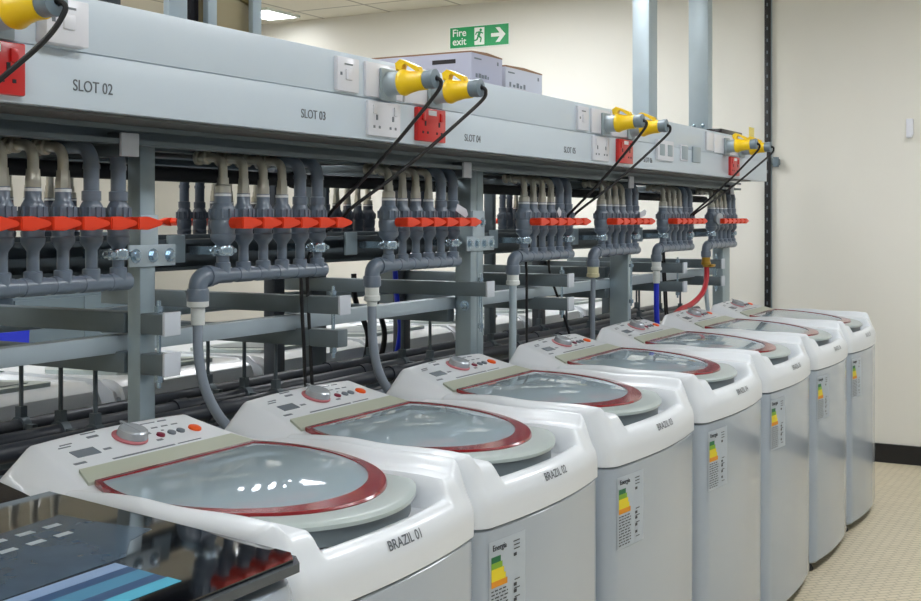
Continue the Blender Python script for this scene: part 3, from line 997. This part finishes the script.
# paper tags on some handles
for x, z, r_, lab in ((3.40, 1.487, 0.3, 'third manifold, left of the tall rack post'), (5.06, 1.487, -0.2, 'fifth manifold'), (4.16, 1.487, 0.7, 'fourth manifold')):
    sc = 1.35 if x in (3.40, 5.06) else 0.6
    def tg(b):
        b2 = bmesh.new()
        prism(b2, [(-0.03 * sc, 0, -0.012), (0.02 * sc, 0, -0.014), (0.03 * sc, 0, 0.0), (0.018 * sc, 0, 0.014), (-0.028 * sc, 0, 0.013)], (0, 0.0012, 0))
        merge(b, b2, Matrix.Rotation(r_, 4, 'Y'))
    t_ = one('paper_tag', tg, M['capw'], loc=(x, 1.884, z))
    tag(t_, 'small white paper tag hanging on the %s' % lab, 'tag', 'white paper tags')

# ------------------------------------------------------------------ hoses
def hose(label, pts, r, m_, fit=None, fr=0.022, fh=0.07, n=12):
    t = thing('hose', label, 'hose', V(pts[0]))
    P = [V(p) - V(pts[0]) for p in pts]
    one('hose_line', lambda b: tube(b, P, r, n, 6), m_, t)
    if fit:
        one('fitting', lambda b: spin(b, (0, 0, 0.0), (0, 0, -1), [(-0.012, fr * 0.9), (0, fr), (0.022, fr), (0.026, fr * 1.15), (0.038, fr * 1.15), (0.042, fr * 0.75), (fh, fr * 0.72)], 18), fit, t)
    return t
hose('grey hose with white fitting curving down behind BRAZIL 02', [(2.187, 1.93, 1.292), (2.187, 1.93, 1.21), (2.187, 1.928, 1.14), (2.20, 1.92, 1.06), (2.232, 1.905, 0.99), (2.28, 1.89, 0.94), (2.36, 1.885, 0.90), (2.45, 1.88, 0.84)], 0.0125, M['hose'], M['cream'], 0.0225, 0.082)
hose('grey hose with cream collar hanging behind BRAZIL 03', [(2.938, 1.93, 1.262), (2.938, 1.93, 1.19), (2.940, 1.928, 1.10), (2.955, 1.92, 1.02), (2.99, 1.905, 0.955), (3.04, 1.89, 0.90), (3.10, 1.885, 0.84)], 0.0135, M['hose'], M['cream'], 0.021, 0.055)
hose('straight metallic grey hose right of the tall rack post', [(3.857, 1.93, 1.265), (3.857, 1.93, 1.18), (3.856, 1.93, 1.08), (3.85, 1.928, 0.96), (3.848, 1.925, 0.80), (3.85, 1.91, 0.70)], 0.0135, M['galvlight'], M['cream'], 0.0215, 0.03)
hose('thin pale grey hose with yellowish nut, above BRAZIL 05', [(4.595, 1.93, 1.262), (4.595, 1.93, 1.18), (4.592, 1.93, 1.0), (4.59, 1.925, 0.85), (4.60, 1.91, 0.75)], 0.010, M['hose'], mat('yellowish_nut', rgb(206, 200, 160), 0.4), 0.023, 0.018)
hose('bright blue hose dropping behind BRAZIL 06', [(5.358, 1.93, 1.262), (5.358, 1.93, 1.18), (5.357, 1.93, 1.08), (5.352, 1.925, 0.98), (5.35, 1.91, 0.85)], 0.0125, M['blue'], M['cream'], 0.022, 0.10)
h = hose('red hose swooping left from brass tap on the rightmost manifold', [(6.113, 1.93, 1.262), (6.11, 1.925, 1.17), (6.05, 1.92, 1.10), (5.95, 1.915, 1.062), (5.80, 1.91, 1.035), (5.60, 1.90, 1.02), (5.45, 1.885, 0.985), (5.40, 1.88, 0.90)], 0.0135, M['redhose'], M['gold'], 0.022, 0.05)
one('tap_lever', lambda b: (bx(b, 0.0, 0.055, -0.035, -0.02, -0.05, -0.036, 0.003), cyl(b, (0, 0, -0.043), (0.0, -0.03, -0.043), 0.008)), M['gold'], h, 'yellow brass tap lever')
hose('grey metallic pipe dropping under the rightmost manifold', [(6.20, 1.96, 1.30), (6.20, 1.96, 1.15), (6.20, 1.95, 1.00), (6.20, 1.93, 0.85)], 0.011, M['galvlight'])
# hoses of the far row
for (x, y, z0, x2, z1, m_, lab) in ((4.16, 2.62, 1.25, 4.20, 0.95, 'blue', 'blue hose on the far side of the rack, left of the tall post'),
                             (4.00, 2.62, 1.25, 4.08, 0.95, 'cable', 'black hose on the far side of the rack, left of the blue one'),
                             (3.86, 2.62, 1.25, 3.96, 0.95, 'cable', 'black hose on the far side of the rack, leftmost of the pair')):
    hose(lab, [(x, y, z0), (x + 0.01, y, 1.15), (x2, y, 1.0), (x2 + 0.03, y + 0.05, z1 - 0.1)], 0.011, M[m_])

# ------------------------------------------------------------------ power trunking
TY, TZ0, TZ1 = 1.76, 1.672, 1.888
TX0, TX1 = 0.45, 6.671
tr = thing('power_trunking', 'long white electrical trunking with sockets along the top of the rack', 'cable trunking', (0, TY, TZ0))
def trb(b):
    # lower and upper lids with a step line between them
    bx(b, TX0, TX1, 0.004, 0.14, 0, TZ1 - TZ0, 0.003)
    bx(b, TX0, TX1, 0.0, 0.006, 0.0, 0.108, 0.0015)
    bx(b, TX0, TX1, 0.0, 0.006, 0.1105, TZ1 - TZ0 + 0.001, 0.0015)
one('trunking_body', trb, M['trunk'], tr)
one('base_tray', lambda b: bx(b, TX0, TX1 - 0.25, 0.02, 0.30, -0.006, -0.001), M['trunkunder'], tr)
one('rear_tray', lambda b: (bx(b, TX0, TX1 - 0.3, 0.14, 0.62, 0.190, 0.2155), bx(b, TX0, TX1 - 0.3, 0.14, 0.18, 0, 0.19)), M['galvdark'], tr)
one('end_cap', lambda b: bx(b, TX1, TX1 + 0.004, 0, 0.14, 0, TZ1 - TZ0, 0.001), M['socketwhite'], tr)
def socket_plate(x0, x1, z0, z1, m_, kind, dep=0.010, label=None):
    s = one('socket', lambda b: bx(b, x0, x1, -dep, 0.001, z0 - TZ0, z1 - TZ0, 0.003), m_, tr, label)
    xm, zm = (x0 + x1) / 2, (z0 + z1) / 2 - TZ0
    if kind == 'double':
        w_ = x1 - x0
        for q in (-0.25, 0.25):
            cx = xm + q * w_
            def pins(b):
                bx(b, cx - 0.004, cx + 0.004, -dep - 0.0012, -dep + 0.004, zm - 0.004, zm + 0.010)
                bx(b, cx - 0.017, cx - 0.009, -dep - 0.0012, -dep + 0.004, zm - 0.026, zm - 0.019)
                bx(b, cx + 0.009, cx + 0.017, -dep - 0.0012, -dep + 0.004, zm - 0.026, zm - 0.019)
            one('pin_holes', pins, M['hole'] if m_ is M['socketred'] else M['mark'], s)
            one('rocker_switch', lambda b: bx(b, cx + 0.012 * (1 if q > 0 else -1) - 0.008, cx + 0.012 * (1 if q > 0 else -1) + 0.008, -dep - 0.004, -dep + 0.002, zm + 0.012, zm + 0.036, 0.0015), m_, s)
    elif kind == 'isolator':
        one('switch', lambda b: bx(b, xm - 0.014, xm + 0.014, -dep - 0.005, -dep + 0.002, zm - 0.014, zm + 0.014, 0.002), M['socketwhite'], s)
        one('screw_cap', lambda b: (bx(b, x0 + 0.012, x0 + 0.02, -dep - 0.001, -dep + 0.003, zm - 0.004, zm + 0.004), bx(b, xm - 0.018, xm + 0.018, -dep - 0.001, -dep + 0.003, zm + 0.024, zm + 0.028)), M['mark'], s)
    elif kind == 'data':
        for q in (-0.25, 0.25):
            cx = xm + q * (x1 - x0)
            one('data_port', lambda b: bx(b, cx - 0.03, cx + 0.03, -dep - 0.002, -dep + 0.003, zm - 0.024, zm + 0.026, 0.002), M['sockgrey'], s)
    return s
for k in range(4):
    r = 1.44 + 1.523 * k + (0.01 if k else 0)
    if k in (0, 1, 2, 3):
        s = socket_plate(r - 0.078, r + 0.078, 1.683, 1.778, M['socketred'], 'double', 0.014, 'red double socket')
        one('socket_label', lambda b: bx(b, r - 0.022, r + 0.022, -0.0155, -0.012, 0.086, 0.100), M['socketwhite'], s)
    if k in (1, 2):
        socket_plate(r - 0.325, r - 0.165, 1.683, 1.776, M['socketwhite'], 'double', 0.010, 'white double socket')
        socket_plate(r - 0.470, r - 0.372, 1.788, 1.876, M['socketwhite'], 'isolator', 0.012, 'white isolator switch')
        socket_plate(r - 0.335, r - 0.150, 1.786, 1.878, M['socketwhite'], 'plain', 0.008)
        socket_plate(r - 0.140, r + 0.060, 1.786, 1.878, M['socketwhite'], 'plain', 0.008)
    if k == 3:
        socket_plate(r - 0.46, r - 0.35, 1.790, 1.880, M['socketwhite'], 'plain', 0.010)
        socket_plate(r - 0.335, r - 0.150, 1.786, 1.878, M['socketwhite'], 'plain', 0.008)
        socket_plate(r - 0.140, r + 0.060, 1.786, 1.878, M['socketwhite'], 'plain', 0.008)
socket_plate(1.552, 1.655, 1.786, 1.872, M['socketwhite'], 'isolator', 0.030, 'white surface box above SLOT 02')
socket_plate(4.87, 5.07, 1.715, 1.802, M['socketwhite'], 'data', 0.014, 'white plate with two grey ports')
socket_plate(5.19, 5.29, 1.725, 1.798, M['socketwhite'], 'plain', 0.006)
s = socket_plate(5.36, 5.47, 1.725, 1.798, M['sockgrey'], 'plain', 0.008)
socket_plate(5.20, 5.28, 1.732, 1.792, M['sockgrey'], 'plain', 0.009)
for s_, x, z in (('SLOT 02', 1.693, 1.716), ('SLOT 03', 2.416, 1.718), ('SLOT 04', 3.24, 1.708), ('SLOT 05', 3.975, 1.709), ('SLOT 06', 4.78, 1.708)):
    text('slot_lettering', s_, 0.031, M['lettering'], tr, (x, -0.0007, z - TZ0), (math.pi / 2, 0, 0), 0.0004, 0.92, 'lettering ' + s_)

# plugs, pushed into the trunking from the aisle side
def make_plug():
    t = thing('industrial_plug', '', 'plug', (0, 0, 0))
    d = V((0, -1, 0.03))
    one('socket_housing', lambda b: (bx(b, -0.038, 0.038, -0.012, 0.0, -0.045, 0.042, 0.004), spin(b, (0, -0.010, 0.0), d, [(0, 0.034), (0.03, 0.031), (0.050, 0.033), (0.054, 0.030)], 24)), M['sockgrey'], t, 'grey round socket housing')
    def yb(b):
        spin(b, (0, -0.062, 0.002), d, [(0, 0.020), (0.001, 0.034), (0.012, 0.036), (0.022, 0.033), (0.034, 0.030), (0.065, 0.026), (0.096, 0.026), (0.098, 0.018)], 24)
        for a in range(12):
            an = a * math.pi / 6
            c = V((0.0275 * math.cos(an), -0.10, 0.004 + 0.0275 * math.sin(an)))
    body = one('plug_body', yb, M['yellow'], t, 'yellow plug body')
    def loop(b):
        b2 = bmesh.new()
        prism(b2, [(0, y, z) for y, z in ((-0.044, 0.030), (-0.040, 0.050), (-0.060, 0.060), (-0.080, 0.055), (-0.130, 0.038), (-0.136, 0.024), (-0.124, 0.024), (-0.116, 0.034), (-0.082, 0.046), (-0.070, 0.044), (-0.066, 0.028), (-0.056, 0.028), (-0.054, 0.038))], (0.024, 0, 0))
        bmesh.ops.triangulate(b2, faces=[f for f in b2.faces if len(f.verts) > 4])
        merge(b, b2, Matrix.Translation((-0.012, -0.004, 0.004)))
    one('retaining_flap', loop, M['yellow'], t, 'yellow flap lever over the plug')
    one('cable_gland', lambda b: spin(b, (0, -0.156, 0.006), d, [(0, 0.020), (0.001, 0.0245), (0.018, 0.024), (0.024, 0.026), (0.042, 0.026), (0.046, 0.018), (0.046, 0.009), (0.040, 0.008)], 22), M['plugrey'], t, 'grey cable gland')
    return t
P0 = make_plug()
plugs = [(1.454, 'yellow plug at the upper left corner of the picture'), (2.738, 'yellow plug, left one of the pair nearest the fire exit sign'), (2.990, 'yellow plug, right one of the pair nearest the fire exit sign'),
         (4.286, 'yellow plug, left one of the middle pair on the trunking'), (4.555, 'yellow plug, right one of the middle pair on the trunking'), (5.875, 'yellow plug, left one of the pair at the trunking end'), (6.141, 'yellow plug, right one of the pair at the trunking end')]
for i, (x, lab) in enumerate(plugs):
    o = P0 if i == 0 else dup(P0)
    o.location = (x, 1.752, 1.825)
    o.scale = (1, 0.78, 1)
    o['label'] = lab
    o['group'] = 'yellow industrial plugs'
# power cables
def cable(label, pts, r=0.0052):
    c = one('power_cable', lambda b: tube(b, pts, r, 8, 8), M['cable'])
    return tag(c, label, 'cable', 'black power cables')
def drop(x, x1, label, tail):
    z = 1.832
    A, B = V((x + 0.008, 1.598, z - 0.035)), V((x1, 1.895, 1.492))
    pts = [(x, 1.606, z), (x + 0.003, 1.590, z - 0.001), (x + 0.008, 1.586, z - 0.012), tuple(A)] + [tuple(A.lerp(B, t) + V((0, 0, -0.012 * math.sin(math.pi * t)))) for t in (0.2, 0.45, 0.7)] + [tuple(B)]
    cable(label, pts + tail)
def tail(x1, xv, zend, dx=0.0, x0=None):
    return [(x1 + 0.01, 1.94, 1.455), (((x0 or x1) + xv) / 2, 2.0, 1.40), (xv, 2.008, 1.33), (xv, 2.008, 1.25), (xv + dx * 0.5, 2.0, 1.12), (xv + dx, 1.99, 0.98), (xv + dx, 1.96, 0.88), (xv + dx, 1.92, zend)]
drop(2.738, 2.70, 'black cable from the left plug of the near pair down behind BRAZIL 02', tail(2.70, 2.700, 0.60))
drop(2.990, 2.78, 'black cable from the right plug of the near pair down behind BRAZIL 02', tail(2.78, 2.730, 0.60))
drop(4.286, 4.30, 'black cable from the left plug of the middle pair', tail(4.30, 4.13, 0.60, -0.03))
drop(4.555, 4.36, 'black cable from the right plug of the middle pair', tail(4.37, 4.34, 0.60, 0.16))
drop(5.875, 5.79, 'black cable from the left plug of the far pair', tail(5.79, 5.66, 0.6))
drop(6.141, 5.83, 'black cable from the right plug of the far pair', tail(5.85, 5.69, 0.6))
cable('black cable hanging from the plug at the upper left corner', [(1.454, 1.606, 1.832), (1.457, 1.590, 1.831), (1.460, 1.584, 1.815), (1.44, 1.61, 1.765), (1.395, 1.68, 1.69), (1.34, 1.77, 1.60), (1.30, 1.87, 1.52), (1.28, 1.92, 1.45), (1.26, 2.0, 1.38), (1.24, 2.0, 1.1), (1.2, 1.93, 0.85)])

# uprights between the rack top and the ceiling
for (x0, x1, y0, y1, m_, lab, bo) in ((5.58, 5.70, 2.048, 2.135, 'galvlight', 'left one of the two grey-blue steel uprights above the trunking', False), (6.34, 6.42, 1.99, 2.10, 'galvlight', 'right one of the two grey-blue steel uprights above the trunking, bolted low', True),
                                      (2.272, 2.342, 2.10, 2.12, 'galvlight', 'first light steel upright above the trunking at upper left', False), (2.420, 2.456, 2.10, 2.12, 'galvlight', 'second light steel upright above the trunking, left of the beige board', False),
                                      (2.604, 2.642, 2.10, 2.118, 'galvlight', 'light steel upright above the trunking, right of the beige board', False),
                                      (2.12, 2.16, 2.15, 2.19, 'darkpost', 'dark steel upright above the trunking at upper left', False)):
    u = thing('support_upright', lab, 'steel upright', (0, 0, 0), 0, 'steel uprights from rack to ceiling')
    one('strut', lambda b: (bx(b, x0, x1, y0, y1, 1.8885, CEIL, 0.004), bx(b, x0 - 0.03, x1 + 0.03, y0 - 0.01, y1 + 0.03, 1.8885, 1.896)), M[m_], u)
    if bo:
        for y in (y0 + 0.03, y1 - 0.03):
            one('bolt', lambda b: spin(b, (x0, y, 1.97), (-1, 0, 0), [(0, 0.011), (0.006, 0.010), (0.008, 0.004)], 8), M['bolt'], u)
bd = one('distribution_board', lambda b: (bx(b, 2.43, 2.64, 2.135, 2.20, 1.8885, 2.10, 0.004)), M['beige'])
tag(bd, 'beige board standing on the rack between two light uprights, upper left', 'board')
one('board_hood', lambda b: prism(b, [(2.43, 2.125, 2.10), (2.64, 2.125, 2.05), (2.64, 2.125, 2.25), (2.43, 2.125, 2.25)], (0, 0.08, 0)), mat('tan_board', rgb(140, 122, 78), 0.6), bd)
dk = one('control_box', lambda b: bx(b, 2.350, 2.418, 2.13, 2.19, 1.8885, 2.3, 0.004), M['blackplastic'])
tag(dk, 'black box standing on the rack between two light uprights, upper left', 'box')

# ------------------------------------------------------------------ cartons on the trunking
def carton(label, x0, x1, y0, y1, h, m_, z=1.8892):
    t = thing('carton', label, 'cardboard box', ((x0 + x1) / 2, (y0 + y1) / 2, z), 0, 'cartons on the trunking')
    hx, hy = (x1 - x0) / 2, (y1 - y0) / 2
    one('box', lambda b: bx(b, -hx, hx, -hy, hy, 0, h - 0.004, 0.002), m_, t)
    one('lid_flap', lambda b: (prism(b, [(-hx, -hy, h - 0.004), (hx, -hy, h - 0.004), (hx, -hy, h + 0.0), (0, -hy, h + 0.006), (-hx, -hy, h + 0.001)], (0, 2 * hy, 0))), M['kraft'], t, 'brown raw edge of the lid')
    one('handle_hole', lambda b: bx(b, -hx - 0.001, -hx + 0.001, -hy + 0.06, -hy + 0.15, h - 0.038, h - 0.024), M['hole'], t)
    def pr(b):
        rnd = random.Random(int(x0 * 100))
        for i in range(5):
            xa = -hx + 0.03 + 0.6 * i * hx / 3.2
            bx(b, xa, xa + rnd.uniform(0.008, 0.02), -hy - 0.0008, -hy + 0.001, h * 0.35, h * 0.35 + rnd.uniform(.008, .02))
        bx(b, -hx + 0.02, -hx + 0.07, -hy - 0.0008, -hy + 0.001, h - 0.024, h - 0.019)
        bx(b, hx - 0.04, hx - 0.03, -hy - 0.0008, -hy + 0.001, h - 0.03, h - 0.018)
        bx(b, -hx + 0.02, hx - 0.03, -hy - 0.0008, -hy + 0.001, h * 0.22, h * 0.22 + 0.002)
    one('print', pr, M['mark'], t)
    return t
carton('pale lilac carton with dark hand hole on the trunking, below the fire exit sign', 3.49, 3.715, 1.90, 2.34, 0.130, M['lilac'])
carton('white carton with printing on the trunking, right one under the fire exit sign', 3.74, 4.04, 1.90, 2.15, 0.110, M['carton'])

# small black box and yellow tag behind the last plugs
q = one('junction_box', lambda b: bx(b, 5.96, 6.33, 1.80, 1.88, 1.8892, 1.922, 0.003), M['blackplastic'])
tag(q, 'low black box on the trunking behind the last yellow plugs', 'box')
q = one('hazard_tag', lambda b: bx(b, 6.36, 6.45, 1.768, 1.773, 1.8892, 1.955, 0.001), mat('pale_yellow_tag', rgb(240, 220, 120), 0.5))
tag(q, 'pale yellow tag standing on the trunking behind the last plugs', 'tag')

# ------------------------------------------------------------------ end wall
st = thing('wall_strut', 'tall narrow black perforated strut on the end wall beside the trunking end', 'strut', (XE, 1.98, 0.0))
one('channel', lambda b: (bx(b, -0.030, 0, -0.018, 0.018, 0.12, CEIL, 0.002)), M['skirting'], st)
def slots(b):
    z = 0.25
    while z < 2.95:
        bx(b, -0.0312, -0.0295, -0.004, 0.004, z, z + 0.02); z += 0.075
one('slots', slots, M['mark'], st)
one('edge_strip', lambda b: bx(b, -0.012, 0.0, -0.024, -0.018, 0.12, CEIL), M['galv'], st)
c = one('wall_clip', lambda b: (bx(b, XE - 0.05, XE, 1.905, 1.945, 1.80, 1.84, 0.004), cyl(b, (XE - 0.03, 1.925, 1.79), (XE - 0.03, 1.925, 1.85), 0.018)), M['plugrey'])
tag(c, 'small grey clip on the end wall just right of the black strut', 'clip')
c = one('wall_hook', lambda b: (bx(b, XE - 0.02, XE, 1.115, 1.155, 1.96, 2.06, 0.004), bx(b, XE - 0.05, XE, 1.12, 1.15, 1.945, 1.965, 0.004)), M['socketwhite'])
tag(c, 'small white holder on the bare end wall at right', 'wall holder')

# fire exit sign
sg = thing('fire_exit_sign', 'green and white Fire exit sign with running man and arrow on the end wall', 'sign', (XE, 4.045, 2.768), -math.pi / 2)
# local x runs to the right as seen from the room, local y points into the wall
one('sign_board', lambda b: bx(b, -0.243, 0.243, -0.008, 0, -0.080, 0.080, 0.001), M['signwhite'], sg)
one('green_field', lambda b: bx(b, -0.236, 0.236, -0.0095, -0.007, -0.073, 0.073), M['signgreen'], sg)
text('sign_lettering', 'Fire', 0.074, M['signwhite'], sg, (-0.160, -0.0102, 0.032), (math.pi / 2, 0, 0), 0.0005, 1, bold=0.0010)
text('sign_lettering', 'exit', 0.074, M['signwhite'], sg, (-0.160, -0.0102, -0.030), (math.pi / 2, 0, 0), 0.0005, 1, bold=0.0010)
one('pictogram_door', lambda b: bx(b, -0.036, 0.044, -0.0112, -0.009, -0.062, 0.062), M['signwhite'], sg)
def man(b):
    y = -0.0125
    def seg(x0, z0, x1, z1, w_):
        d = V((x1 - x0, 0, z1 - z0)).normalized(); n = V((-d.z, 0, d.x)) * w_ / 2
        a, c = V((x0, y, z0)), V((x1, y, z1))
        prism(b, [a + n, a - n, c - n, c + n], (0, 0.002, 0))
    spin(b, (0.016, y, 0.043), (0, 1, 0), [(0, 0.010), (0.002, 0.010)], 14)
    seg(0.010, 0.032, -0.004, -0.002, 0.020)
    seg(0.010, 0.030, 0.034, 0.018, 0.009); seg(0.006, 0.030, -0.020, 0.026, 0.009); seg(-0.020, 0.026, -0.026, 0.010, 0.008)
    seg(0.000, 0.000, 0.020, -0.016, 0.012); seg(0.020, -0.016, 0.012, -0.044, 0.010)
    seg(-0.004, 0.0, -0.016, -0.026, 0.012); seg(-0.016, -0.026, -0.040, -0.030, 0.010)
one('running_man', man, M['signgreen'], sg)
def arrow(b):
    y = -0.0112
    prism(b, [(x, y, z) for x, z in ((0.098, 0.013), (0.165, 0.013), (0.134, 0.052), (0.166, 0.052), (0.212, 0.0), (0.166, -0.052), (0.134, -0.052), (0.165, -0.013), (0.098, -0.013))], (0, 0.002, 0))
one('arrow', arrow, M['signwhite'], sg)

# ------------------------------------------------------------------ things beyond the rack, seen between its members
def cabinet(label, x0, x1, y0, y1, h, m_, cat='cabinet', name='storage_cabinet'):
    t = thing(name, label, cat, ((x0 + x1) / 2, (y0 + y1) / 2, 0))
    hx, hy = (x1 - x0) / 2, (y1 - y0) / 2
    one('carcass', lambda b: bx(b, -hx, hx, -hy + 0.02, hy, 0.0, h, 0.004), m_, t)
    for s_ in (-1, 1):
        d = one('door', lambda b: bx(b, min(0.003 * s_, s_ * (hx - 0.004)), max(0.003 * s_, s_ * (hx - 0.004)), -hy, -hy + 0.02, 0.02, h - 0.02, 0.003), m_, t)
        one('handle', lambda b: bx(b, 0.03 * s_ - 0.006, 0.03 * s_ + 0.006, -hy - 0.02, -hy, h * 0.5, h * 0.5 + 0.12, 0.003), M['bolt'], d)
    return t
cabinet('muted blue tall cabinet against the left wall, glimpsed through the rack', 4.6, 5.7, 6.9, 7.42, 1.95, mat('pale_blue_cabinet', rgb(116, 122, 152), 0.5))
cabinet('slate grey low cabinet against the left wall, glimpsed through the rack', 5.9, 7.2, 6.9, 7.42, 0.9, mat('slate_cabinet', rgb(104, 122, 134), 0.5))

bn = thing('storage_bin', 'bright blue plastic bin far behind the rack, glimpsed at the left edge', 'storage bin', (5.22, 6.5, 0))
one('bin_body', lambda b: prism(b, [(-0.25, -0.2, 0), (0.25, -0.2, 0), (0.29, -0.2, 0.78), (-0.29, -0.2, 0.78)], (0, 0.4, 0)), M['blue'], bn)
one('rim', lambda b: bx(b, -0.31, 0.31, -0.22, 0.22, 0.78, 0.815, 0.004), M['blue'], bn)
